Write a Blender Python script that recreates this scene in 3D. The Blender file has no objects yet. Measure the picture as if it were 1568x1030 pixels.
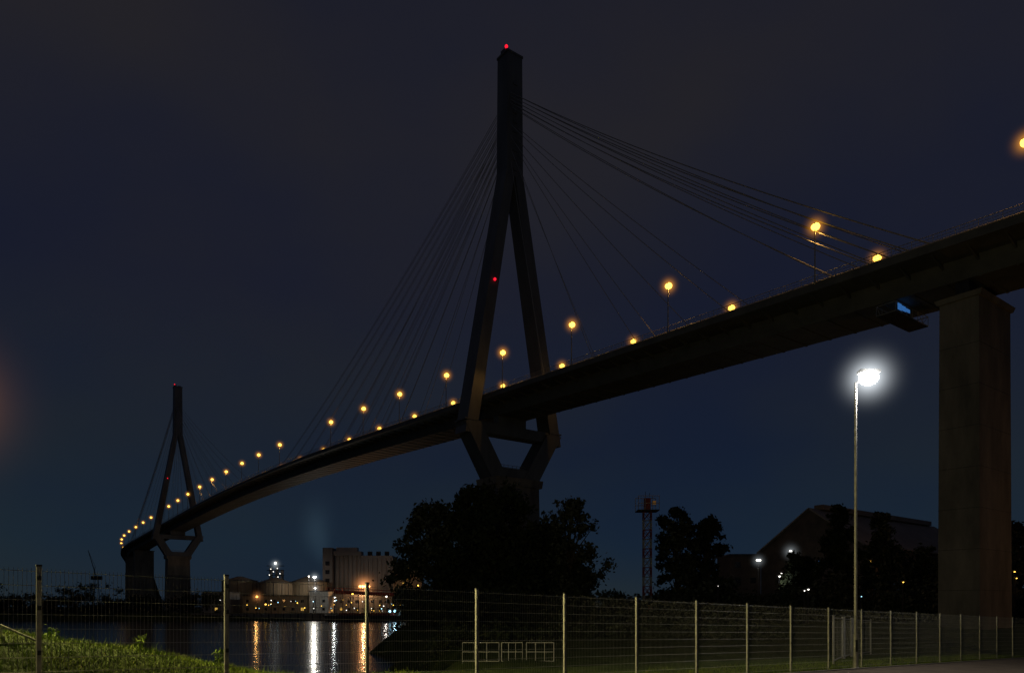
import bpy, math, random
import numpy as np
from mathutils import Vector
random.seed(7); np.random.seed(7)
H0=6.0; F=1134.0
def W(px,py,Z): return ((px-784)/F*Z, Z, H0+(928-py)/F*Z)
scene=bpy.context.scene

# ---------------- materials ----------------
def newmat(name):
    m=bpy.data.materials.new(name); m.use_nodes=True
    return m,m.node_tree.nodes,m.node_tree.links,m.node_tree.nodes['Principled BSDF']
def noisy(name,c1,c2,scale=1.0,rough=0.8,metal=0.0,stretch=(1,1,1),bump=0.0,bscale=8.0,spec=0.3,detail=6):
    m,N,L,P=newmat(name)
    tc=N.new('ShaderNodeTexCoord'); mp=N.new('ShaderNodeMapping'); mp.inputs['Scale'].default_value=stretch
    L.new(tc.outputs['Object'],mp.inputs['Vector'])
    n=N.new('ShaderNodeTexNoise'); n.inputs['Scale'].default_value=scale; n.inputs['Detail'].default_value=detail; n.inputs['Roughness'].default_value=0.65
    L.new(mp.outputs[0],n.inputs['Vector'])
    r=N.new('ShaderNodeValToRGB'); r.color_ramp.elements[0].position=0.32; r.color_ramp.elements[1].position=0.68
    r.color_ramp.elements[0].color=(*c1,1); r.color_ramp.elements[1].color=(*c2,1)
    L.new(n.outputs[0],r.inputs[0]); L.new(r.outputs[0],P.inputs['Base Color'])
    P.inputs['Roughness'].default_value=rough; P.inputs['Metallic'].default_value=metal; P.inputs['Specular IOR Level'].default_value=spec
    if bump>0:
        n2=N.new('ShaderNodeTexNoise'); n2.inputs['Scale'].default_value=bscale; n2.inputs['Detail'].default_value=5
        L.new(tc.outputs['Object'],n2.inputs['Vector'])
        b=N.new('ShaderNodeBump'); b.inputs['Strength'].default_value=bump; b.inputs['Distance'].default_value=0.1
        L.new(n2.outputs[0],b.inputs['Height']); L.new(b.outputs[0],P.inputs['Normal'])
    return m
def emis(name,c,s):
    m,N,L,P=newmat(name)
    P.inputs['Base Color'].default_value=(*c,1); P.inputs['Emission Color'].default_value=(*c,1); P.inputs['Emission Strength'].default_value=s
    return m
def glow_volume(name,c,s,p):
    """added glow as emission-only volume, unit sphere, strength falls off smoothly to zero at its edge"""
    m=bpy.data.materials.new(name); m.use_nodes=True; N=m.node_tree.nodes; L=m.node_tree.links; N.clear()
    o=N.new('ShaderNodeOutputMaterial'); e=N.new('ShaderNodeEmission'); e.inputs[0].default_value=(*c,1)
    tc=N.new('ShaderNodeTexCoord'); ln=N.new('ShaderNodeVectorMath'); ln.operation='LENGTH'; L.new(tc.outputs['Object'],ln.inputs[0])
    a=N.new('ShaderNodeMath'); a.operation='SUBTRACT'; a.use_clamp=True; a.inputs[0].default_value=1; L.new(ln.outputs['Value'],a.inputs[1])
    b=N.new('ShaderNodeMath'); b.operation='POWER'; b.inputs[1].default_value=p; L.new(a.outputs[0],b.inputs[0])
    c_=N.new('ShaderNodeMath'); c_.operation='MULTIPLY'; c_.inputs[1].default_value=s; L.new(b.outputs[0],c_.inputs[0])
    L.new(c_.outputs[0],e.inputs[1]); L.new(e.outputs[0],o.inputs['Volume']); return m
M={}
M['conc']=noisy('bridge_concrete',(0.16,0.14,0.12),(0.27,0.24,0.20),0.35,0.85,stretch=(1,1,0.25),bump=0.3)
M['concw']=noisy('pier_concrete',(0.12,0.105,0.085),(0.28,0.235,0.18),0.3,0.85,stretch=(1,1,0.3),bump=0.3)
M['steel']=noisy('bridge_steel_paint',(0.095,0.098,0.105),(0.16,0.163,0.17),0.25,0.55,stretch=(1,1,0.3))
M['under']=noisy('girder_paint',(0.09,0.085,0.075),(0.155,0.145,0.125),0.3,0.6)
M['asph']=noisy('asphalt',(0.04,0.04,0.042),(0.065,0.062,0.06),6,0.9,bump=0.2,bscale=40)
M['path']=noisy('path_gravel',(0.10,0.08,0.065),(0.17,0.135,0.10),1.5,0.95,bump=0.4,bscale=30)
M['cable']=noisy('cable_steel',(0.26,0.25,0.24),(0.36,0.35,0.33),1,0.6)
M['galv']=noisy('galvanised_steel',(0.22,0.21,0.20),(0.36,0.35,0.33),6,0.55,metal=0.3)
M['wire']=noisy('fence_wire',(0.20,0.20,0.19),(0.32,0.31,0.29),6,0.5,metal=0.3)
M['rail']=noisy('railing_steel',(0.30,0.28,0.27),(0.42,0.39,0.37),3,0.5,metal=0.1)
M['ground']=noisy('ground_grass',(0.018,0.028,0.010),(0.055,0.07,0.022),0.8,1.0,bump=0.6,bscale=6,spec=0.05)
M['blade']=noisy('grass_blade',(0.07,0.12,0.010),(0.17,0.20,0.025),1.2,0.8,spec=0.1)
M['leafd']=noisy('leaf_dark',(0.012,0.018,0.010),(0.05,0.06,0.03),0.5,0.8,spec=0.1)
M['leafl']=noisy('leaf_light',(0.05,0.06,0.045),(0.13,0.14,0.10),0.5,0.8,spec=0.1)
M['bark']=noisy('bark',(0.05,0.04,0.03),(0.10,0.08,0.06),3,0.95,stretch=(1,1,0.2),bump=0.5)
M['grey']=noisy('silo_concrete',(0.16,0.165,0.17),(0.25,0.25,0.25),0.1,0.85,stretch=(1,1,0.3))
M['beige']=noisy('tank_paint',(0.20,0.165,0.11),(0.30,0.25,0.175),0.1,0.7)
M['dark']=noisy('dark_metal',(0.02,0.02,0.022),(0.045,0.045,0.05),1,0.6)
M['brick']=noisy('warehouse_wall',(0.05,0.042,0.036),(0.10,0.08,0.066),0.3,0.9)
M['roof']=noisy('warehouse_roof',(0.16,0.14,0.12),(0.24,0.21,0.18),0.15,0.8)
M['glass']=noisy('dark_window',(0.01,0.012,0.016),(0.03,0.03,0.035),1,0.15,spec=0.6)
M['red']=noisy('mast_red_paint',(0.16,0.035,0.03),(0.27,0.055,0.04),1,0.5)
M['white']=noisy('mast_white_paint',(0.4,0.4,0.38),(0.6,0.6,0.56),1,0.5)
M['hull']=noisy('ship_hull',(0.03,0.03,0.04),(0.06,0.05,0.05),0.3,0.5)
M['sod']=emis('sodium_lamp_glow',(1.0,0.56,0.08),3.8)
M['sodb']=emis('sodium_flood_glow',(1.0,0.42,0.12),6)
M['wht']=emis('white_lamp_glow',(1.0,0.95,0.85),2.6)
M['whb']=emis('street_lamp_diffuser',(1.0,0.96,0.9),35)
M['wwin']=emis('lit_window_white',(1.0,0.9,0.7),1.0)
M['ywin']=emis('lit_window_yellow',(1.0,0.6,0.12),0.55)
M['dwin']=emis('dim_window_yellow',(1.0,0.5,0.12),0.04)
M['bwin']=emis('blue_work_light',(0.06,0.26,0.75),0.4)
M['cyan']=emis('cyan_work_light',(0.4,0.8,1.0),3)
M['rbeac']=emis('red_beacon',(1.0,0.01,0.03),1.6)
M['m1']=glow_volume('lamp_halo',(1.0,0.38,0.03),1.3,6)  # lamp halos: glow put in as emission volumes, nothing scatters light here
M['mw']=glow_volume('white_lamp_halo',(0.88,0.95,1.0),3.0,7)
M['mo']=glow_volume('flood_halo',(1.0,0.38,0.12),0.34,6)
M['mwf']=glow_volume('flood_halo_white',(0.85,0.95,1.0),0.20,6)
M['steam']=glow_volume('steam',(0.4,0.75,1.0),0.0008,1.5)  # floodlit look of the steam put in as its own emission

# ---------------- mesh builder ----------------
class MB:
    def __init__(s): s.v=[];s.f=[];s.m=[];s.mats=[]
    def mi(s,k):
        if k not in s.mats: s.mats.append(k)
        return s.mats.index(k)
    def hexa(s,p,k):
        b=len(s.v); s.v+= [tuple(q) for q in p]; i=s.mi(k)
        for f in ((0,3,2,1),(4,5,6,7),(0,1,5,4),(1,2,6,5),(2,3,7,6),(3,0,4,7)):
            s.f.append(tuple(b+j for j in f)); s.m.append(i)
    def box(s,c,h,k,ax=((1,0,0),(0,1,0))):
        s.frus(c[:2],(h[0],h[1]),c[2]-h[2],c[:2],(h[0],h[1]),c[2]+h[2],k,ax)
    def frus(s,c0,h0,z0,c1,h1,z1,k,ax=((1,0,0),(0,1,0))):
        a,b=ax; P=[]
        for c,h,z in ((c0,h0,z0),(c1,h1,z1)):
            for sa,sb in ((-1,-1),(1,-1),(1,1),(-1,1)):
                P.append((c[0]+sa*h[0]*a[0]+sb*h[1]*b[0], c[1]+sa*h[0]*a[1]+sb*h[1]*b[1], z))
        s.hexa(P,k)
    def tube(s,p0,p1,r0,r1,k,n=6,cap=True):
        p0=Vector(p0);p1=Vector(p1);d=(p1-p0)
        if d.length<1e-6:return
        d.normalize(); u=d.cross(Vector((0,0,1)))
        if u.length<1e-3:u=Vector((1,0,0))
        u.normalize();w=d.cross(u);b=len(s.v);i=s.mi(k)
        for p,r in((p0,r0),(p1,r1)):
            for j in range(n):
                a=2*math.pi*j/n; s.v.append(tuple(p+u*(r*math.cos(a))+w*(r*math.sin(a))))
        for j in range(n):
            s.f.append((b+j,b+(j+1)%n,b+n+(j+1)%n,b+n+j)); s.m.append(i)
        if cap:
            s.f.append(tuple(b+j for j in range(n))[::-1]);s.m.append(i)
            s.f.append(tuple(b+n+j for j in range(n)));s.m.append(i)
    def ball(s,c,r,k,nu=8,nv=5,sz=1.0):
        b=len(s.v);i=s.mi(k)
        s.v.append((c[0],c[1],c[2]+r*sz))
        for a in range(1,nv):
            t=math.pi*a/nv
            for j in range(nu):
                p=2*math.pi*j/nu; s.v.append((c[0]+r*math.sin(t)*math.cos(p),c[1]+r*math.sin(t)*math.sin(p),c[2]+r*sz*math.cos(t)))
        s.v.append((c[0],c[1],c[2]-r*sz)); e=len(s.v)-1
        for j in range(nu):
            s.f.append((b,b+1+j,b+1+(j+1)%nu));s.m.append(i)
            s.f.append((e,e-nu+(j+1)%nu,e-nu+j));s.m.append(i)
        for a in range(nv-2):
            for j in range(nu):
                q=b+1+a*nu; s.f.append((q+j,q+nu+j,q+nu+(j+1)%nu,q+(j+1)%nu));s.m.append(i)
    def poly(s,pts,k):
        b=len(s.v); s.v+=[tuple(p) for p in pts]; s.f.append(tuple(range(b,b+len(pts))));s.m.append(s.mi(k))
    def mesh(s,name):
        me=bpy.data.meshes.new(name); me.from_pydata(s.v,[],s.f)
        for k in s.mats: me.materials.append(M[k])
        me.polygons.foreach_set('material_index',s.m); me.update(); return me
    def build(s,name,parent=None,loc=None,smooth=False):
        me=s.mesh(name)
        if smooth: me.polygons.foreach_set('use_smooth',[True]*len(me.polygons))
        o=bpy.data.objects.new(name,me); scene.collection.objects.link(o)
        if parent:o.parent=parent
        if loc:o.location=loc
        return o
def empty(name):
    o=bpy.data.objects.new(name,None); scene.collection.objects.link(o); return o
def plight(name,loc,power,col,r=0.3,parent=None,spot=None):
    l=bpy.data.lights.new(name,'SPOT' if spot else 'POINT'); l.energy=power; l.color=col; l.shadow_soft_size=r
    if spot: l.spot_size=math.radians(spot); l.spot_blend=0.6
    o=bpy.data.objects.new(name,l); o.location=loc; scene.collection.objects.link(o)
    if parent:o.parent=parent
    return o
glow_cache={}
def glowball(loc,r,k,parent,sz=1.0):  # added ball of emission that imitates a soft glow
    if k not in glow_cache:
        b=MB(); b.ball((0,0,0),1.0,k,16,10,1.0); glow_cache[k]=b.mesh('glow_volume')
    o=bpy.data.objects.new('glow_volume',glow_cache[k]); o.location=loc; o.scale=(r,r,r*sz); scene.collection.objects.link(o); o.parent=parent
    return o

# ---------------- bridge frame ----------------
PX,PY=-0.5,173.0
U=(-0.6,0.8); Nn=(-0.8,-0.6)
R=440.0; SB=-422.0
def pose(s):
    if s>=SB:
        return (PX-s*U[0],PY-s*U[1]),U,Nn
    c=(PX-SB*U[0],PY-SB*U[1]); L_=min(SB-s,95.0); th=L_/R
    h0=math.atan2(U[0],U[1]); h=h0+th
    x=c[0]+R*(math.cos(h0)-math.cos(h)); y=c[1]+R*(math.sin(h)-math.sin(h0))
    rest=(SB-s)-L_; t=(math.sin(h),math.cos(h))
    x+=rest*t[0]; y+=rest*t[1]
    return (x,y),t,(-t[1],t[0])
def zd(s):
    t=abs(s+162)
    d=1.825e-4*t*t if t<100 else 0.0365*(t-50)
    return max(H0+51.3-d,7.5)
def bp(s,o,dz=0.0):
    c,t,n=pose(s); return (c[0]+o*n[0],c[1]+o*n[1],zd(s)+dz)
bridge=empty('cable_stayed_bridge')
mb=MB()
S=list(np.arange(330,-430,-5.0))+list(np.arange(-430,-1300,-10.0))
sec=[(8.9,0.0),(8.9,-0.75),(8.4,-0.75),(5.0,-1.05),(4.2,-3.4),(-4.2,-3.4),(-5.0,-1.05),(-8.4,-0.75),(-8.9,-0.75),(-8.9,0.0),(-8.9,0.25),(-8.55,0.25),(-8.55,0.0),(8.55,0.0),(8.55,0.25),(8.9,0.25)]
ns=len(sec); ic=mb.mi('under')
for s in S:
    for o,z in sec: mb.v.append(bp(s,o,z))
for i in range(len(S)-1):
    for j in range(ns):
        mb.f.append((i*ns+j,i*ns+(j+1)%ns,(i+1)*ns+(j+1)%ns,(i+1)*ns+j)); mb.m.append(ic)
mb.build('deck_girder',bridge)
mb=MB(); ia=mb.mi('asph')
for s in S:
    mb.v.append(bp(s,8.3,0.012)); mb.v.append(bp(s,-8.3,0.012))
for i in range(len(S)-1):
    mb.f.append((2*i,2*i+1,2*i+3,2*i+2)); mb.m.append(ia)
mb.build('deck_carriageway',bridge)
mb=MB()
for s in np.arange(325,-640,-4.0):
    c,t,n=pose(s)
    for sg in (1,-1):
        pr=[(8.2,-0.76),(4.95,-1.06),(4.75,-1.7),(5.0,-1.7)]
        P=[]
        for ds in (-0.12,0.12):
            for o,z in pr:
                q=bp(s,sg*o,z); P.append((q[0]+t[0]*ds,q[1]+t[1]*ds,q[2]))
        mb.hexa(P,'under')
    q=bp(s,0,-3.46); mb.box(q,(4.15,0.15,0.055),'under',ax=((n[0],n[1]),(t[0],t[1])))
mb.build('cantilever_brackets',bridge)
mb=MB()
def rail(s0,s1,o,dz,r,st=5,k='rail'):
    ss=np.arange(s0,s1,-st)
    for a,b in zip(ss[:-1],ss[1:]): mb.tube(bp(a,o,dz),bp(b,o,dz),r,r,k,4,False)
for sg in (1,-1):
    for dz,r in ((1.35,0.05),(0.95,0.03),(0.6,0.03)):
        rail(150,-640,sg*8.72,dz,r)
    for s in np.arange(150,-640,-2.5):
        mb.tube(bp(s,sg*8.72,0.25),bp(s,sg*8.72,1.35),0.04,0.04,'rail',4,False)
    for s in np.arange(150,-90,-0.5):
        mb.tube(bp(s,sg*8.72,0.3),bp(s,sg*8.72,1.33),0.014,0.014,'rail',3,False)
    rail(150,-640,sg*7.9,0.75,0.12)
    for s in np.arange(150,-640,-4): mb.tube(bp(s,sg*7.9,0),bp(s,sg*7.9,0.75),0.06,0.06,'rail',4,False)
mb.build('bridge_railing',bridge)

def pylon(name,s):
    c,_,_=pose(s); ax=(Nn,U); mb=MB()
    def at(o): return (c[0]+o*Nn[0],c[1]+o*Nn[1])
    z=lambda r:H0+r
    mb.frus(at(0),(2.35,2.0),z(99.5),at(0),(2.1,2.0),z(127.6),'steel',ax)
    mb.frus(at(0),(2.3,2.1),z(127.6),at(0),(2.3,2.1),z(128.1),'steel',ax)
    mb.box((*at(1.4),z(128.6)),(0.6,0.9,0.5),'steel',ax)
    mb.box((*at(-0.8),z(128.4)),(0.8,1.2,0.3),'steel',ax)
    for sg in(1,-1):
        mb.frus(at(sg*12.3),(1.5,2.2),z(38.6),at(sg*1.15),(1.2,1.98),z(100.5),'steel',ax)
        mb.frus(at(sg*4.6),(2.3,2.3),z(29.4),at(sg*11.7),(2.2,2.25),z(41.0),'steel',ax)
        mb.box((*at(sg*12.15),z(41.5)),(1.75,2.28,0.15),'steel',ax)
    mb.box((*at(0),z(40.4)),(10.5,1.7,1.2),'steel',ax)
    mb.box((*at(0),z(30.6)),(4.6,2.15,1.2),'steel',ax)
    mb.box((*at(0),z(42.8)),(4.0,1.0,1.0),'steel',ax)
    mb.frus(at(0),(6.6,3.9),-4,at(0),(6.0,3.4),z(27.6),'concw',ax)
    mb.frus(at(0),(6.7,3.7),z(27.6),at(0),(6.9,3.9),z(29.35),'concw',ax)
    for o in np.arange(-4.5,4.6,1.25):
        q=at(o); mb.tube((q[0],q[1],z(31.8)),(q[0],q[1],z(32.9)),0.05,0.05,'rail',4)
    for h in(32.4,32.9): mb.tube((*at(-4.5),z(h)),(*at(4.5),z(h)),0.05,0.05,'rail',4)
    for h in np.arange(101,121,2.2): mb.box((*at(0),z(h)),(0.6,2.15,0.25),'steel',ax)
    def off(o,t): q=at(o); return (q[0]+t*U[0],q[1]+t*U[1])
    big=0.9 if s==0 else 0.7
    mb.ball((*off(1.9,-1.2),z(129.1)),0.42*big,'rbeac'); mb.tube((*off(1.9,-1.2),z(128.1)),(*off(1.9,-1.2),z(129.0)),0.08,0.08,'dark',5)
    o=12.3-(12.3-1.15)*(74.0-38.6)/62
    mb.ball((*off(o,-2.3),z(74.0)),0.36*big,'rbeac')
    mb.build(name,bridge)
pylon('pylon_near',0); pylon('pylon_far',-325)
mb=MB()
def cable(a,b,sag,r=0.05,n=12):
    a=Vector(a);b=Vector(b);pr=None
    for i in range(n+1):
        t=i/n; p=a.lerp(b,t); p.z-=4*sag*t*(1-t)
        if pr is not None: mb.tube(pr,p,r,r,'cable',4,False)
        pr=p
def fan(s0,dirm,sts):
    c,_,_=pose(s0)
    for sg in (1,-1):
        for ds,h in sts:
            for e in ((-0.2,0.2) if ds>89 else (0,)):
                a=(c[0]+sg*1.1*Nn[0]-dirm*1.9*U[0]+e*Nn[0],c[1]+sg*1.1*Nn[1]-dirm*1.9*U[1]+e*Nn[1],H0+h)
                b=bp(s0+dirm*ds,sg*8.5,0.2); b=(b[0]+e*Nn[0],b[1]+e*Nn[1],b[2])
                cable(a,b,0.006*ds+0.00012*ds*ds,0.062 if s0==0 else .05)
back=[(97.5,118.4),(95,117.6),(92.5,116.8),(90,116.0),(85,115.2),(68,111),(53,108.2),(38,105.4),(23,102.6)]
main=[(128,116.5),(116,114.8),(103,113),(90,111.2),(77,109.4),(64,107.6),(51,105.8),(38,104),(25,102)]
fan(0,1,back); fan(0,-1,main); fan(-325,-1,back); fan(-325,1,main)
mb.build('stay_cables',bridge)
def pier(name,s,top,a=4.75,b=2.25):
    c,t,n=pose(s); ax=(n,t); mb=MB()
    mb.frus(c,(a+.15,b+.15),0,c,(a,b),top-0.6,'concw',ax)
    mb.frus(c,(a+.25,b+.25),top-0.6,c,(a+.45,b+.45),top,'concw',ax)
    for o in(-3,3):
        mb.box((c[0]+o*n[0],c[1]+o*n[1],(top+zd(s)-3.4)/2),(0.8,0.8,(zd(s)-3.42-top)/2),'dark',ax)
    for zz in np.arange(8,top-2,5.0): mb.box((c[0],c[1],zz),(a+.165-0.15*zz/top,b+.165-.15*zz/top,0.02),'dark',ax)
    mb.build(name,bridge)
pier('approach_pier',98.8,H0+38.2)
for s in (150,200,250,300): pier('approach_pier',s,zd(s)-5)
for s in [-423]+list(range(-470,-1250,-46)):
    if zd(s)-5>4: pier('ramp_pier',s,zd(s)-5,a=6.0)
plat=MB()
c,t,n=pose(89.5)
zt=zd(89.5)-3.55; zb=zt-1.25
def pp(ds,o,z): return (c[0]+t[0]*ds+n[0]*o,c[1]+t[1]*ds+n[1]*o,z)
O0,O1,HW=-5.2,4.0,1.3
for ds in(-HW,HW):
    plat.tube(pp(ds,O0,zt),pp(ds,O1,zt),.06,.06,'rail',4); plat.tube(pp(ds,O0,zb),pp(ds,O1,zb),.06,.06,'rail',4)
    for i in range(7):
        o=O0+(O1-O0)*i/6; o2=O0+(O1-O0)*(i+1)/6
        plat.tube(pp(ds,o,zb),pp(ds,o,zt),.04,.04,'rail',4)
        if i<6: plat.tube(pp(ds,o,zb if i%2 else zt),pp(ds,o2,zt if i%2 else zb),.04,.04,'rail',4)
for o in(O0,O1):
    plat.tube(pp(-HW,o,zt),pp(HW,o,zt),.06,.06,'rail',4);plat.tube(pp(-HW,o,zb),pp(HW,o,zb),.06,.06,'rail',4)
plat.box((*pp(0,(O0+O1)/2,0)[:2],zb-.1),((O1-O0)/2,HW,.03),'dark',ax=(n,t))
for k in range(3): plat.box((*pp(-HW-.12,0.9+1.15*k,0)[:2],zb+.62),(0.5,.03,.42-.10*(2-k)),'bwin',ax=(n,t))
plat.build('inspection_platform',bridge)

# ---------------- bridge lamps ----------------
ml=MB()
ml.tube((0,0,0),(0,0,7.9),0.11,0.07,'galv',8); ml.tube((0,0,0),(0,0,.5),.17,.15,'galv',8)
ml.tube((0,0,7.9),(0.15,0,8.1),0.06,0.05,'galv',6)
ml.box((0.15,0,8.24),(0.5,0.26,0.09),'galv'); ml.ball((0.15,0,8.0),0.60,'sod',12,7,0.85)
lm=ml.mesh('street_lamp')
ls=[107.2,82,55.6,31.4,8.8,-14.3,-38,-60,-83.5,-107,-130,-153.7,-175,-197.6,-220,-242,-265,-286.5,-308,-331,-355,-379,-403,-427,-451,-475,-500,-530,-560]
for i,s in enumerate(ls):
    for sg in(1,-1):
        if sg==1 and i==9: continue
        o=bpy.data.objects.new('street_lamp',lm); scene.collection.objects.link(o)
        cc,tt,nn=pose(s); o.location=bp(s,sg*8.6,0.2 if sg>0 else .6)
        o.rotation_euler[2]=math.atan2(-sg*nn[1],-sg*nn[0])
        if s>-250:
            plight('lamp_light',(0.3,0,7.3),600,(1,0.5,0.12),.25,o,spot=165)
        glowball((.15,0,8.0),2.9,'m1',o)

# ---------------- terrain ----------------
F0=(-6.35,9.94); T=(0.7526,0.6585); Q=(-0.6585,0.7526)
def base_z(l): return H0-1.52-0.0255*np.clip(l,-10,45)
def sstep(a,b,x):
    t=np.clip((x-a)/(b-a),0,1); return t*t*(3-2*t)
def height(X,Y):
    l=(X-F0[0])*T[0]+(Y-F0[1])*T[1]; q=(X-F0[0])*Q[0]+(Y-F0[1])*Q[1]
    bz=base_z(l)
    hA=bz-np.maximum(q-5.0,0)*0.5
    hA=hA+1.08*np.exp(-((q-3.4)/1.8)**2)*(1-sstep(-0.5,6.5,l))*sstep(0.1,2.2,q)
    xs=np.interp(Y,[0,30,66,94,160,250,330],[-1,-4,-9,-16.5,-23,-30,-34])
    w=1.2*np.sin(Y*.21)+0.8*np.sin(Y*.53+1)
    hB=np.minimum(3.3,(X-xs+w)*0.8)
    hC=np.minimum(2.8,(Y-312+3*np.sin(X*.03))*0.8)
    h=np.maximum(np.maximum(hA,hB),hC)
    nz=0.12*np.sin(X*.7+Y*.3)*np.sin(Y*.5)+0.1*np.sin(X*.23)*np.cos(Y*.31)
    h=h+nz*sstep(3,8,q)+0.04*np.sin(X*2.3+Y)*np.sin(Y*1.9-X*.6)*sstep(.5,2,q)
    return np.maximum(h,-3.0)
xs=np.unique(np.round(np.concatenate([np.linspace(-4000,-300,28),np.arange(-300,-40,8),np.arange(-40,-14,1.0),np.arange(-14,24,0.35),np.arange(24,70,1.2),np.arange(70,300,8),np.linspace(300,4000,28)]),3))
ys=np.unique(np.round(np.concatenate([np.linspace(-600,-20,12),np.arange(-20,2,1.0),np.arange(2,34,0.35),np.arange(34,130,1.5),np.arange(130,345,3),np.arange(345,800,20),np.linspace(800,6000,30)]),3))
GX,GY=np.meshgrid(xs,ys); GZ=height(GX,GY)
nv=np.stack([GX.ravel(),GY.ravel(),GZ.ravel()],1); nx=len(xs);ny=len(ys)
idx=np.arange(nx*ny).reshape(ny,nx)
fc=np.stack([idx[:-1,:-1].ravel(),idx[:-1,1:].ravel(),idx[1:,1:].ravel(),idx[1:,:-1].ravel()],1)
me=bpy.data.meshes.new('ground'); me.from_pydata(nv.tolist(),[],fc.tolist()); me.materials.append(M['ground'])
me.polygons.foreach_set('use_smooth',[True]*len(me.polygons))
scene.collection.objects.link(bpy.data.objects.new('ground',me))
wm,N_,L_,P_=newmat('river_water')
P_.inputs['Base Color'].default_value=(0.006,0.009,0.011,1); P_.inputs['Roughness'].default_value=0.17; P_.inputs['IOR'].default_value=1.33
tc=N_.new('ShaderNodeTexCoord'); n1=N_.new('ShaderNodeTexNoise'); n1.inputs['Scale'].default_value=0.35; n1.inputs['Detail'].default_value=6
bpn=N_.new('ShaderNodeBump'); bpn.inputs['Strength'].default_value=0.18; bpn.inputs['Distance'].default_value=0.3
L_.new(tc.outputs['Object'],n1.inputs['Vector']); L_.new(n1.outputs[0],bpn.inputs['Height']); L_.new(bpn.outputs[0],P_.inputs['Normal'])
me=bpy.data.meshes.new('water'); me.from_pydata([(-4000,-600,0),(4000,-600,0),(4000,6000,0),(-4000,6000,0)],[],[(0,1,2,3)]); me.materials.append(wm)
scene.collection.objects.link(bpy.data.objects.new('river_water',me))
def FP(l,q,dz=0.0):
    return (F0[0]+l*T[0]+q*Q[0],F0[1]+l*T[1]+q*Q[1],float(base_z(np.array(l)))+dz)
mb=MB()
L1=list(np.arange(-10,46,2.0))+[60,90,140]
for a,b in zip(L1[:-1],L1[1:]):
    mb.poly([FP(a,-5.5,.03),FP(b,-5.5,.03),FP(b,-0.7,.03),FP(a,-0.7,.03)],'path')
    for q in(-0.64,-5.56):
        P=[FP(a,q-.06,-.1),FP(b,q-.06,-.1),FP(b,q+.06,-.1),FP(a,q+.06,-.1),FP(a,q-.06,.06),FP(b,q-.06,.06),FP(b,q+.06,.06),FP(a,q+.06,.06)]
        mb.hexa(P,'conc')
mb.build('footpath')

# ---------------- fence ----------------
mb=MB()
def fgz(l): return float(base_z(np.array(l)))
NP=38
for n_ in range(-3,NP):
    l=2.5*n_; p=FP(l,0)
    mb.box((p[0],p[1],p[2]+1.0),(0.03,0.02,1.06),'galv',ax=(T,Q))
    mb.box((p[0],p[1],p[2]+2.07),(0.035,0.025,0.012),'dark',ax=(T,Q))
    for hh in(.3,.9,1.5,1.9): mb.box((*FP(l,-0.03)[:2],p[2]+hh),(0.022,0.012,0.03),'dark',ax=(T,Q))
fence=mb.build('wire_mesh_fence')
mb=MB()
for n_ in range(-3,NP-1):
    l0=2.5*n_+.04; l1=2.5*n_+2.46; z0=fgz(l0)+.05; z1=fgz(l1)+.05
    cnt=49 if n_<16 else 25
    for i in range(cnt):
        t=i/(cnt-1); l=l0+(l1-l0)*t; p=FP(l,-0.035); z=z0+(z1-z0)*t
        mb.tube((p[0],p[1],z),(p[0],p[1],z+1.98),0.0028,0.0028,'wire',3,False)
    for j in range(11):
        hh=0.02+j*.192
        for q in((-0.042,-0.028) if n_<12 else (-0.035,)):
            a=FP(l0,q);b=FP(l1,q)
            mb.tube((a[0],a[1],z0+hh),(b[0],b[1],z1+hh),0.004,0.004,'wire',3,False)
mb.build('wire_panels',fence)
mb=MB()
def gate(l0,l1,q0,q1,h,br=True):
    a=FP(l0,q0);b=FP(l1,q1); dz=.12
    for p in(a,b): mb.tube((p[0],p[1],p[2]),(p[0],p[1],p[2]+h+.1),.04,.04,'galv',6)
    for hh in(dz,h): mb.tube((a[0],a[1],a[2]+hh),(b[0],b[1],b[2]+hh),.03,.03,'galv',6)
    if br: mb.tube((a[0],a[1],a[2]+h),(b[0],b[1],b[2]+dz),.025,.025,'galv',6)
    for i in range(1,16):
        t=i/16; x=a[0]+(b[0]-a[0])*t; y=a[1]+(b[1]-a[1])*t; z=a[2]+(b[2]-a[2])*t
        mb.tube((x,y,z+dz),(x,y,z+h),.004,.004,'wire',3,False)
    for j in range(1,9):
        hh=dz+(h-dz)*j/9; mb.tube((a[0],a[1],a[2]+hh),(b[0],b[1],b[2]+hh),.004,.004,'wire',3,False)
gate(26,30,1.5,3.0,1.75,False); gate(30.2,33.5,3.0,4.2,1.75,True); gate(33.7,38,4.2,5.2,1.75,False)
mb.build('swing_gate')
mb=MB()
def gz(x,y): return float(height(np.array([x]),np.array([y]))[0])
p0=W(-60,930,12.0);p1=W(92,996,12.4)
for dz in(0,-.2): mb.tube((p0[0],p0[1],p0[2]+dz),(p1[0],p1[1],p1[2]+dz),.018,.018,'wire',8)
for t in(.15,.4,.65,.97):
    q=[p0[i]+(p1[i]-p0[i])*t for i in range(3)]
    mb.tube((q[0],q[1],gz(q[0],q[1])-.3),(q[0],q[1],q[2]),.018,.018,'wire',8)
mb.build('handrail')
mb=MB()
for a,b in((708,764),(768,800),(806,848)):
    for hh in (0,.45,.9):
        A=W(a,1012,36);B=W(b,1014,36); mb.tube((A[0],A[1],3.35+hh),(B[0],B[1],3.35+hh),.02,.02,'cable',6)
    for k in range(4):
        x=A[0]+(B[0]-A[0])*k/3; mb.tube((x,36,3.0),(x,36,4.25),.018,.018,'cable',6)
mb.build('guard_rail')

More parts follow.
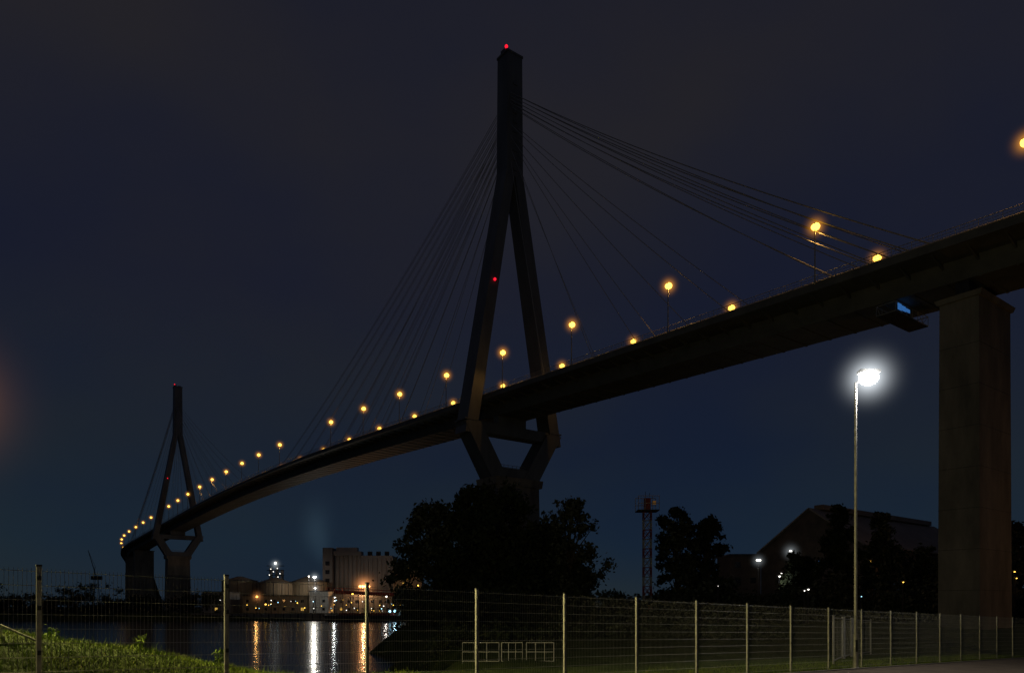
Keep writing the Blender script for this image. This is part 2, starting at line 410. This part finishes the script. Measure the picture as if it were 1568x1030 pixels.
# ---------------- street lamps at ground ----------------
sl=MB(); X,Z=11.6,25.0; g=gz(X,Z)
sl.tube((X,Z,g-.1),(X,Z,g+1.2),.085,.08,'galv',12); sl.tube((X,Z,g+1.2),(X,Z,H0+7.55),.055,.036,'galv',12)
sl.tube((X,Z,g),(X,Z,g+.06),.16,.15,'galv',12)
sl.tube((X,Z,H0+7.5),(X+.22,Z-.05,H0+7.74),.03,.028,'galv',8)
sl.box((X+.42,Z-.05,H0+7.90),(0.34,0.15,0.05),'galv'); sl.ball((X+.42,Z-.05,H0+7.70),.31,'whb',16,9,.8)
sl.box((X+.0,Z-.075,g+.8),(.035,.02,.2),'dark')
so=sl.build('street_lamp')
c0=(X+.42,Z-.05,H0+7.70)
plight('lamp_light',(X+.42,Z-.05,H0+7.3),1000,(1,.95,.86),.12,so)
glowball(c0,2.0,'mw',so)
def lampoff(X,Z,h,pw,col,mr=0):
    sl=MB(); g=gz(X,Z)
    sl.tube((X,Z,g-.1),(X,Z,g+h),.08,.045,'galv',12); sl.tube((X,Z,g+h),(X+.7,Z+.2,g+h+.3),.035,.03,'galv',8)
    sl.box((X+1.0,Z+.25,g+h+.37),(.38,.16,.05),'galv'); sl.ball((X+1.0,Z+.25,g+h+.22),.22,'sodb',12,6,.6)
    so=sl.build('street_lamp'); plight('lamp_light',(X+1,Z+.25,g+h-.2),pw,col,.12,so)
    if mr: glowball((X+1,Z+.25,g+h+.2),mr,'mo',so)
lampoff(-12.6,14.5,6.6,8000,(1,.86,.34),3.2)
lampoff(88,84,9,1200,(1,.5,.15))

# ---------------- vegetation ----------------
def leaves(C,Rr,nl,size,rs,flat=0.85):
    k=len(C); vol=Rr**2; pick=rs.choice(k,nl,p=vol/vol.sum())
    d=rs.normal(size=(nl,3)); d/=np.linalg.norm(d,axis=1)[:,None]
    rad=np.abs(rs.normal(size=nl))*.62+.12
    P=C[pick]+d*(Rr[pick]*rad)[:,None]*np.array([1,1,flat])
    a=rs.normal(size=(nl,3)); a/=np.linalg.norm(a,axis=1)[:,None]
    b=np.cross(a,rs.normal(size=(nl,3))); b/=np.linalg.norm(b,axis=1)[:,None]
    sz=size*rs.uniform(.5,1.2,nl)[:,None]
    V=np.stack([P-a*sz,P+b*sz*.55,P+a*sz,P-b*sz*.55],1).reshape(-1,3)
    return V
def addleaves(name,V,mats,parent=None):
    n=len(V)//4; me=bpy.data.meshes.new(name); me.from_pydata(V.tolist(),[],np.arange(4*n).reshape(n,4).tolist())
    for m in mats: me.materials.append(M[m])
    if len(mats)>1: me.polygons.foreach_set('material_index',(np.random.rand(n)>.6).astype(int))
    o=bpy.data.objects.new(name,me); scene.collection.objects.link(o)
    if parent:o.parent=parent
    return o
def tree(name,px,Z,top,wpx,nl,size,seed,mats=('leafd',),low=.12,shape='round',nc=110):
    rs=np.random.RandomState(seed); X=(px-784)/F*Z; g=gz(X,Z); zt=H0+(928-top)/F*Z; Ht=zt-g; Wd=wpx/F*Z
    C=[];Rr=[]
    for i in range(nc):
        h=low+(1-low)*rs.rand()**.85
        if shape=='round': r=math.sqrt(max(0,1-((h-.45)/.60)**2))
        elif shape=='flare': r=min(1,(1.05-h)*1.5)**.7
        else: r=(1.02-h)*0.9+.1
        a=rs.rand()*6.283; rr=rs.rand()**.5*r*Wd/2*(.8+.25*math.sin(a*3+seed)*math.sin(h*9+seed))
        cr=Wd*rs.uniform(.05,.11)*(0.6+.5*r)
        C.append((X+rr*math.cos(a),Z+rr*math.sin(a),g+h*Ht-cr*.6)); Rr.append(cr)
    for i in range(nc):
        j=rs.randint(nc); d=rs.normal(size=3); d/=np.linalg.norm(d); d[2]=abs(d[2]); C.append(tuple(np.array(C[j])+d*Rr[j]*1.15)); Rr.append(Rr[j]*rs.uniform(.2,.45))
    C=np.array(C);Rr=np.array(Rr)
    mb=MB(); tr=max(.18,Ht*.022)
    mb.tube((X,Z,g-.3),(X+.2,Z,g+Ht*.3),tr*1.3,tr,'bark',8); mb.tube((X+.2,Z,g+Ht*.3),(X,Z,g+Ht*.8),tr,tr*.3,'bark',7)
    for i in range(0,nc,3):
        c=C[i]; h0=min(max(.15*Ht,(c[2]-g)*.55),.7*Ht)
        mid=((X+c[0])/2+rs.uniform(-.4,.4),(Z+c[1])/2,g+h0+(c[2]-g-h0)*.6)
        mb.tube((X+.1,Z,g+h0),mid,tr*.42,tr*.25,'bark',5,False); mb.tube(mid,tuple(c),tr*.25,tr*.08,'bark',5,False)
    o=mb.build(name); addleaves('foliage',leaves(C,Rr,nl,size,rs),mats,o)
    return o
tree('deciduous_tree',672,118,770,150,26000,.40,1,('leafd','leafl'),low=.02)
tree('deciduous_tree',755,112,742,185,42000,.42,2,('leafd',),low=.0,nc=150)
tree('deciduous_tree',872,116,762,118,12000,.34,3,('leafl','leafd'),low=.1)
tree('deciduous_tree',835,118,800,170,24000,.40,4,('leafd',),low=.0,shape='flare')
tree('deciduous_tree',1035,135,776,84,14000,.40,5,('leafd','leafl'))
tree('deciduous_tree',1083,140,790,80,13000,.40,6,('leafd',))
tree('deciduous_tree',1284,140,770,84,13000,.40,8,('leafd',),shape='flare')
tree('deciduous_tree',1350,140,782,90,13000,.40,9,('leafd','leafl'),shape='flare')
tree('deciduous_tree',1225,150,845,90,9000,.42,10,('leafd',))
tree('deciduous_tree',1560,120,800,70,9000,.42,11,('leafd','leafl'))
tree('deciduous_tree',1412,150,835,80,9000,.42,12,('leafd','leafl'))
def row(name,pts,hts,rad,nl,size,seed,mats=('leafd',)):
    rs=np.random.RandomState(seed); C=[];Rr=[]
    n=len(pts)
    for i in range(int(nl/90)):
        t=rs.rand()*(n-1); k=int(t); f=t-k
        x=pts[k][0]*(1-f)+pts[k+1][0]*f+rs.normal()*rad*.6; y=pts[k][1]*(1-f)+pts[k+1][1]*f+rs.normal()*rad*.6
        h=(hts[k]*(1-f)+hts[k+1]*f)*(.75+.35*math.sin(t*7)*math.sin(t*2.3+1)); c=rad*rs.uniform(.3,.7)
        g=gz(x,y); C.append((x,y,g+max(.3,rs.rand()**.6*(h)-c*.6))); Rr.append(c)
    addleaves(name,leaves(np.array(C),np.array(Rr),nl,size,rs),mats)
def G(px,Z): return ((px-784)/F*Z,Z)
row('distant_tree_line',[G(-60,345),G(60,340),G(180,345),G(330,350)],[15,14,13,10],5,30000,.55,21)
row('distant_tree_line',[G(640,340),G(800,330),G(1000,330),G(1200,340),G(1500,330)],[9,9,6,8,9],6,14000,.9,22)
row('hedgerow',[G(930,125),G(1000,122),G(1150,125),G(1300,130),G(1440,125),G(1620,110)],[4.0,6.5,8,8.5,8,7],3.0,48000,.42,23,('leafd','leafl'))
row('riverside_bushes',[G(640,105),G(700,100),G(800,98),G(910,105)],[5.5,6,5.5,5],2.6,20000,.38,24,('leafd',))
row('riverside_shrubs',[G(655,60),G(760,58),G(900,62),G(1050,66),G(1200,62)],[1.6,1.4,1.8,1.5,1.6],1.4,14000,.2,25,('leafd',))
rs=np.random.RandomState(5); nb=110000
l=rs.uniform(-6,9,nb); q=rs.uniform(-.2,7,nb)
X=F0[0]+l*T[0]+q*Q[0];Y=F0[1]+l*T[1]+q*Q[1]
l2=rs.uniform(9,45,16000); q2=rs.uniform(-.55,2.5,16000)
X=np.concatenate([X,F0[0]+l2*T[0]+q2*Q[0]]);Y=np.concatenate([Y,F0[1]+l2*T[1]+q2*Q[1]])
Zg=height(X,Y); nb=len(X); hh=rs.uniform(.03,.11,nb)*(1+1.2*(rs.rand(nb)>.97)); an=rs.rand(nb)*6.28; w=.004+.004*rs.rand(nb)
lean=rs.normal(size=(nb,2))*.05
V=np.stack([np.stack([X-w*np.cos(an),Y-w*np.sin(an),Zg-.01],1),np.stack([X+w*np.cos(an),Y+w*np.sin(an),Zg-.01],1),np.stack([X+lean[:,0],Y+lean[:,1],Zg+hh],1)],1).reshape(-1,3)
me=bpy.data.meshes.new('grass'); me.from_pydata(V.tolist(),[],np.arange(3*nb).reshape(nb,3).tolist()); me.materials.append(M['blade'])
scene.collection.objects.link(bpy.data.objects.new('grass',me))
mb=MB()
for (l,q) in((3.6,3.4),(2.2,3.6),(-1,3.8),(0.8,4)):
    p=FP(l,q); g=gz(p[0],p[1])
    for i in range(26):
        h=random.uniform(.1,.36); a=random.random()*6.28; d=random.uniform(0,.13)
        c=(p[0]+d*math.cos(a),p[1]+d*math.sin(a),g+h*.9); mb.tube((p[0],p[1],g),c,.004,.002,'blade',3,False)
        for k in range(3):
            e=Vector(c)+Vector([random.uniform(-.05,.05) for _ in range(3)]); u=Vector([random.uniform(-.03,.03) for _ in range(3)]); v=Vector([random.uniform(-.03,.03) for _ in range(3)])
            mb.poly([e-u,e+v,e+u,e-v],'blade')
mb.build('weeds')

# ---------------- lattice mast ----------------
mb=MB(); Zm=122; X0=(991-784)/F*Zm; g=gz(X0,Zm); zt=H0+(928-782)/F*Zm
hw=.62; nst=12
for i in range(nst):
    a=g+(zt-g)*i/nst; b=g+(zt-g)*(i+1)/nst; k='red' if i%2 else 'cable'
    cs=[(-hw,-hw),(hw,-hw),(hw,hw),(-hw,hw)]
    for j in range(4):
        c0=cs[j];c1=cs[(j+1)%4]
        mb.tube((X0+c0[0],Zm+c0[1],a),(X0+c0[0],Zm+c0[1],b),.08,.08,k,4)
        mb.tube((X0+c0[0],Zm+c0[1],a),(X0+c1[0],Zm+c1[1],b),.05,.05,k,4)
        mb.tube((X0+c1[0],Zm+c1[1],a),(X0+c0[0],Zm+c0[1],b),.05,.05,k,4)
        mb.tube((X0+c0[0],Zm+c0[1],b),(X0+c1[0],Zm+c1[1],b),.05,.05,k,4)
mb.box((X0,Zm,zt),(1.75,1.5,.08),'dark')
for dx in(-1.7,-.6,.6,1.7):
    for dy in(-1.45,1.45): mb.tube((X0+dx,Zm+dy,zt),(X0+dx,Zm+dy,zt+2.3),.05,.05,'rail',4)
for dy in(-1.45,1.45):
    for h in(1.1,2.3): mb.tube((X0-1.7,Zm+dy,zt+h),(X0+1.7,Zm+dy,zt+h),.05,.05,'rail',4)
mb.box((X0,Zm,zt+1.1),(.5,.5,1.0),'red'); mb.box((X0+1.0,Zm-.6,zt+1.3),(.3,.1,.3),'dwin')
mb.tube((X0-.3,Zm,zt+2.3),(X0-.3,Zm,zt+3.2),.04,.04,'dark',4); mb.tube((X0+.4,Zm,zt+2.3),(X0+.4,Zm,zt+3.0),.04,.04,'dark',4)
mb.build('lattice_mast')

# ---------------- warehouse right ----------------
mb=MB(); r=(.79,.614); p=(-.614,.79); A=(72.4,180.0); Lw=68; hw=13.5; ze=H0+14; zr=H0+23.5; g=3.0
def wp(a,b,z): return (A[0]+r[0]*a+p[0]*b,A[1]+r[1]*a+p[1]*b,z)
for a in(0,Lw): mb.poly([wp(a,-hw,g),wp(a,hw,g),wp(a,hw,ze),wp(a,0,zr),wp(a,-hw,ze)],'brick')
for b in(-hw,hw): mb.poly([wp(0,b,g),wp(Lw,b,g),wp(Lw,b,ze),wp(0,b,ze)],'brick')
for sg in(-1,1):
    P=[wp(-.8,0,zr+.1),wp(Lw+.8,0,zr+.1),wp(Lw+.8,sg*(hw+.8),ze-.45),wp(-.8,sg*(hw+.8),ze-.45)]
    mb.hexa(P+[(q[0],q[1],q[2]+.35) for q in P],'roof')
for i in range(8):
    a=4+i*8; 
    P=[wp(a,-hw-.05,g+5),wp(a+5,-hw-.05,g+5),wp(a+5,-hw-.05,g+9),wp(a,-hw-.05,g+9)]; mb.poly(P,'glass')
    mb.box((*wp(a-1.5,-hw-.15,0)[:2],(g+ze)/2),(.3,.15,(ze-g)/2-.3),'brick',ax=(r,p))
for b in(-7,0,7): mb.poly([wp(-.05,b-2,g),wp(-.05,b+2,g),wp(-.05,b+2,g+5),wp(-.05,b-2,g+5)],'dark')
mb.box((*wp(Lw/2,0,0)[:2],zr+.9),(Lw/2-4,1.2,.6),'roof',ax=(r,p))
wh=mb.build('gable_warehouse')
def lowb(name,px0,px1,top,Z,mat='grey',dep=12,lit=.12):
    mb=MB(); a=(px0-784)/F*Z; b=(px1-784)/F*Z; zt=H0+(928-top)/F*Z; g=2.5
    mb.box(((a+b)/2,Z+dep/2,(g+zt)/2),((b-a)/2,dep/2,(zt-g)/2),mat)
    mb.box(((a+b)/2,Z+dep/2,zt+.2),((b-a)/2+.3,dep/2+.3,.2),'dark')
    n=max(2,int((b-a)/4)); fl=max(1,int((zt-g)/4))
    for i in range(n):
        for f in range(fl):
            x=a+(i+.5)*(b-a)/n; mb.box((x,Z-.02,g+2.2+f*4),(.7,.05,.7),'ywin' if random.random()<lit else 'glass')
    return mb.build(name)
lowb('office_building',1118,1165,850,190,'brick',lit=0); lowb('port_building',1370,1430,850,230,'brick',lit=0)
def lamp(px,py,Z,k,rr,pw=0,col=(1,1,1),name='floodlight_mast',nb=1,ms=None):
    x,y,z=W(px,py,Z); mb=MB(); g=max(gz(x,y),0)
    mb.tube((x,y,g),(x,y,z),.16,.09,'dark',6); mb.box((x,y,z+.05),(.5*nb,.12,.1),'dark')
    for i in range(nb):
        mb.ball((x+(i-(nb-1)/2)*rr*1.5,y-.25,z-.05-rr*.4),rr,k,8,5,.7)
    o=mb.build(name)
    if pw: plight('lamp_light',(x,y-2,z-rr-.6),pw,col,.5,o)
    if ms:
        for kk,rm in ms: glowball((x,y-.25,z-.3),rm,kk,o)
lamp(1161,856,175,'wht',.36,130,(1,.95,.8),nb=2,ms=[('mwf',3.5)]); lamp(1210,842,165,'wht',.34,130,(.85,.95,1),ms=[('mwf',4)])
lamp(1196,876,160,'wht',.2); lamp(1237,901,118,'wht',.16); lamp(1231,903,118,'wht',.12); lamp(1279,852,165,'sod',.2); lamp(1332,858,165,'sod',.15)
lamp(1318,912,118,'cyan',.08); lamp(1382,890,118,'sod',.12,); lamp(1252,858,165,'bwin',.2); lamp(1193,881,150,'wht',.22,100,(1,1,1)); lamp(1410,846,170,'sod',.15,300,(1,.5,.15))
lamp(1552,874,112,'sod',.12); lamp(1555,884,112,'sod',.1); lamp(1099,896,118,'wht',.06)
for x in(928,934,941,952,958,964,975): lamp(x,915+random.random()*6,900,random.choice(['wht','sod','wht']),.7)

# ---------------- harbour industry (far bank) ----------------
def px(a,Z): return (a-784)/F*Z
def zz(b,Z): return H0+(928-b)/F*Z
Z=430; mb=MB(); g=2.5
mb.box(((px(494,Z)+px(509,Z))/2,Z+6,(g+zz(838,Z))/2),((px(509,Z)-px(494,Z))/2,6,(zz(838,Z)-g)/2),'grey')
for i in range(6): mb.box((px(501.5,Z),Z-.1,6+i*5),(1.2,.15,1.2),'glass')
x0=px(511,Z);x1=px(552,Z); dx=(x1-x0)/6
for i in range(6): mb.tube((x0+dx*(i+.5),Z+4,g),(x0+dx*(i+.5),Z+4,zz(849,Z)),dx*.52,dx*.52,'grey',14)
mb.box(((x0+x1)/2,Z+4,zz(846.5,Z)),((x1-x0)/2+.3,3.5,1.2),'grey')
mb.box((px(530,Z),Z+4,zz(841,Z)),(px(546,Z)-px(530,Z),2.2,1.4),'grey')
x0=px(553,Z);x1=px(601,Z); mb.box(((x0+x1)/2,Z+8,(g+zz(850,Z))/2),((x1-x0)/2,8,(zz(850,Z)-g)/2),'grey')
for i in range(7): mb.box((x0+(i+.5)*(x1-x0)/7,Z-.2,(g+zz(853,Z))/2),(.3,.3,(zz(853,Z)-g)/2-.4),'grey')
for i in range(3): mb.box((x0+4+i*5,Z+6,zz(847,Z)),(1.2,1.2,1.6),'dark')
x0=px(602,Z);x1=px(646,Z); mb.box(((x0+x1)/2,Z+4,(g+zz(862,Z))/2),((x1-x0)/2,5,(zz(862,Z)-g)/2),'beige')
for i in range(5):
    for j in range(3): mb.box((px(618+j*4,Z),Z-1.1,zz(868+i*6,Z)),(.45,.1,.5),'ywin' if (i+j)%3 else 'glass')
mb.build('grain_silo_complex')
def tank(pa,pb,top,eave,Z):
    mb=MB()
    c=(px(pa,Z)+px(pb,Z))/2; r_=(px(pb,Z)-px(pa,Z))/2; y=Z+r_
    mb.tube((c,y,2.5),(c,y,zz(eave,Z)),r_,r_,'beige',28,False)
    mb.tube((c,y,zz(eave,Z)),(c,y,zz(top,Z)),r_,r_*.15,'beige',28,True)
    mb.tube((c,y,zz(eave,Z)-.1),(c,y,zz(eave,Z)+.25),r_+.15,r_+.15,'dark',28,False)
    for k in range(8):
        a=math.pi*(1+k/7); mb.tube((c+r_*1.01*math.cos(a),y+r_*1.01*math.sin(a),2.5),(c+r_*1.01*math.cos(a),y+r_*1.01*math.sin(a),zz(eave,Z)),.12,.12,'dark',4)
    mb.build('storage_tank')
tank(332,384,881,888,400); tank(386,440,883,891,395); tank(436,494,881,890,405)
lowb('harbor_warehouse',372,470,912,370,'beige',18); lowb('harbor_warehouse',474,503,905,365,'white',10); lowb('harbor_warehouse',505,600,908,385,'grey',20); lowb('harbor_warehouse',604,690,912,380,'grey',20)
lowb('harbor_warehouse',310,352,906,372,'grey',14)
mb=MB(); Z=378
a=(px(500,Z),Z,zz(905,Z)); b=(px(645,Z),Z,zz(912,Z))
mb.tube(a,b,.9,.9,'red',4); mb.tube((a[0],Z,a[2]+2),(b[0],Z,b[2]+2),.2,.2,'red',4)
for i in range(13):
    t=i/12; x=a[0]+(b[0]-a[0])*t; z_=a[2]+(b[2]-a[2])*t; mb.tube((x,Z,2),(x,Z,z_),.2,.2,'dark',4); mb.tube((x,Z,z_),(x,Z,z_+2),.12,.12,'red',4)
mb.build('conveyor_gantry')
mb=MB(); Z=460
for a,t in((415,868),(424,858),(432,872)):
    mb.tube((px(a,Z),Z,2.5),(px(a,Z),Z,zz(t,Z)),1.2,1.0,'grey',10)
for zt_ in(866,873,880,887): mb.box((px(423,Z),Z-1.5,zz(zt_,Z)),(5,1.5,.15),'dark')
for a,t in((424,862),(417,871),(421,875),(427,870),(431,878),(415,880),(428,883)): mb.ball((px(a,Z),Z-3,zz(t,Z)),.3 if t>862 else .8,'wht',6,4)
rf=mb.build('refinery_tower'); glowball((px(424,Z),Z-3,zz(864,Z)),7,'mwf',rf)
lamp(558,896,385,'sodb',.95,7500,(1,.5,.2),nb=4,ms=[('mo',13)]); lamp(482,882,390,'wht',.6,5000,(1,.93,.8),nb=2,ms=[('mwf',6)]); lamp(473,881,390,'wht',.45,0)
lamp(394,912,350,'sod',.6,700,(1,.5,.15),ms=[('mo',6)]); lamp(407,924,345,'sod',.45); lamp(483,899,352,'wht',.55,800,(1,.95,.85),ms=[('mwf',5)]); lamp(513,913,345,'wht',.45,600,(.95,1,1)); lamp(513,919,345,'wht',.35)
lamp(592,912,360,'wht',.5,400,(1,.9,.8)); lamp(540,908,360,'sod',.5); lamp(640,895,380,'sod',.5,900,(1,.5,.15))
rs2=random.Random(3)
mb=MB()
for i in range(100):
    a=rs2.choice([rs2.gauss(600,40),rs2.gauss(470,60),rs2.gauss(655,20)])
    if a<330 or a>690: continue
    Z=rs2.uniform(322,345); c=(px(a,Z),Z,rs2.uniform(4,9)); k=rs2.choice(['wht','sod','sod','wht','cyan','sod','cyan'])
    mb.tube((c[0],c[1],2),c,.08,.08,'dark',4); mb.ball((c[0],c[1]-.3,c[2]),rs2.uniform(.10,.26)*(1.6 if rs2.random()>.88 else 1),k,6,4)
mb.build('quay_lamps')
mb=MB(); mb.box((px(520,318),315,1.6),(62,1.2,1.5),'conc'); 
for i in range(40): mb.box((px(520,318)-60+i*3.1,313.7,1.5),(.25,.12,1.3),'dark')
mb.build('quay_wall')
mb=MB(); Z=303; x0=px(500,Z);x1=px(640,Z); 
mb.hexa([(x0+2,Z-3.5,-.5),(x1-1,Z-3.5,-.5),(x1-1,Z+3.5,-.5),(x0+2,Z+3.5,-.5),(x0-1,Z-4,2.6),(x1,Z-4,2.2),(x1,Z+4,2.2),(x0-1,Z+4,2.6)],'hull')
mb.box(((x0+x1)/2-2,Z,2.9),(11,2.8,.5),'red'); mb.box((x1-4.5,Z,4.0),(3,2.6,1.6),'white'); mb.box((x1-4.5,Z,6.2),(1.8,1.8,.7),'white')
mb.tube((x0+2,Z,2.5),(x0+2,Z,8),.1,.08,'dark',5); mb.tube((x1-4,Z,6),(x1-4,Z,9.5),.1,.08,'dark',5)
for i in range(5): mb.box((x1-6.6+i*1.05,Z-2.63,4.4),(.3,.03,.3),'wwin')
for dx in(7,9,11): mb.ball((x1-dx,Z-3,4.9 if dx<8 else 4.1),.5,'cyan',6,4)
bg=mb.build('cargo_barge'); plight('deck_light',(x1-9,Z-3,6),500,(.5,.8,1),.3,bg)
stp=empty('steam_plume')
for i in range(5):
    glowball((px(487-i*1.8,440)+math.sin(i*1.7)*2,446,zz(850-i*13,440)),6.0+i*2.2,'steam',stp,1.7)
def crane(pxx,Z,top,lean):
    mb=MB(); x=px(pxx,Z); zt=zz(top,Z)
    for d in(-2.5,2.5): mb.tube((x+d,Z,2),(x+d*.4,Z,(zt+2)*.55),.35,.25,'dark',4)
    mb.box((x,Z,(zt+2)*.55),(3,2,1.3),'dark'); mb.tube((x,Z,(zt+2)*.55),(x+lean,Z,zt),.35,.2,'dark',4); mb.tube((x-2,Z,(zt+2)*.55+1),(x-1,Z,(zt+2)*.55+8),.25,.2,'dark',4); mb.tube((x-1,Z,(zt+2)*.55+8),(x+lean,Z,zt),.1,.1,'dark',4)
    mb.build('harbor_crane')
crane(148,520,842,-6)

# ---------------- world ----------------
w=bpy.data.worlds.new("World"); scene.world=w; w.use_nodes=True; N=w.node_tree.nodes; L=w.node_tree.links
N.clear(); out=N.new('ShaderNodeOutputWorld')
sky=N.new('ShaderNodeTexSky'); sky.sky_type='NISHITA'; sky.sun_disc=False; sky.sun_elevation=math.radians(-4); sky.sun_rotation=math.radians(200)
b1=N.new('ShaderNodeBackground'); b1.inputs[1].default_value=0.004; L.new(sky.outputs[0],b1.inputs[0])
tc=N.new('ShaderNodeTexCoord'); sp=N.new('ShaderNodeSeparateXYZ'); L.new(tc.outputs['Generated'],sp.inputs[0])
cr=N.new('ShaderNodeValToRGB'); e=cr.color_ramp.elements
cols=[(0.0,(.0125,.0205,.0285)),(.08,(.0098,.0190,.0300)),(.2,(.0088,.0142,.0260)),(.38,(.0104,.0122,.0220)),(.65,(.0135,.0135,.0190))]
e[0].position=0; e[0].color=(*cols[0][1],1); e[1].position=.65; e[1].color=(*cols[-1][1],1)
for p_,c_ in cols[1:-1]:
    q_=e.new(p_); q_.color=(*c_,1)
L.new(sp.outputs[2],cr.inputs[0])
nz=N.new('ShaderNodeTexNoise'); nz.inputs['Scale'].default_value=2.2; nz.inputs['Detail'].default_value=4; nz.inputs['Roughness'].default_value=.45
mp=N.new('ShaderNodeMapping'); mp.inputs['Scale'].default_value=(1,1,1.7); mp.inputs['Location'].default_value=(.4,.1,.3); L.new(tc.outputs['Generated'],mp.inputs[0]); L.new(mp.outputs[0],nz.inputs['Vector'])
r2=N.new('ShaderNodeValToRGB'); r2.color_ramp.elements[0].position=.38; r2.color_ramp.elements[1].position=.66
r2.color_ramp.elements[0].color=(.80,.88,1.12,1); r2.color_ramp.elements[1].color=(1.28,1.17,1.0,1)
L.new(nz.outputs[0],r2.inputs[0])
mx=N.new('ShaderNodeMix'); mx.data_type='RGBA'; mx.blend_type='MULTIPLY'; mx.inputs[0].default_value=1
L.new(cr.outputs[0],mx.inputs[6]); L.new(r2.outputs[0],mx.inputs[7])
b2=N.new('ShaderNodeBackground'); L.new(mx.outputs[2],b2.inputs[0]); b2.inputs[1].default_value=1.0
ad=N.new('ShaderNodeAddShader'); L.new(b1.outputs[0],ad.inputs[0]); L.new(b2.outputs[0],ad.inputs[1]); L.new(ad.outputs[0],out.inputs[0])
sn=bpy.data.lights.new('moonlight','SUN'); sn.energy=.005; sn.angle=math.radians(5); sn.color=(1,.95,.88)
so=bpy.data.objects.new('moonlight',sn); so.rotation_euler=(math.radians(55),0,math.radians(20)); scene.collection.objects.link(so)

# ---------------- camera ----------------
cam=bpy.data.cameras.new('camera'); co=bpy.data.objects.new('camera',cam); scene.collection.objects.link(co)
co.location=(0,0,H0); co.rotation_euler=(math.radians(90),0,0); cam.sensor_width=36; cam.lens=36*F/1568; cam.shift_y=413/1568
cam.clip_start=.1; cam.clip_end=12000; scene.camera=co
scene.view_settings.view_transform='Standard'; scene.view_settings.look='None'; scene.view_settings.exposure=0
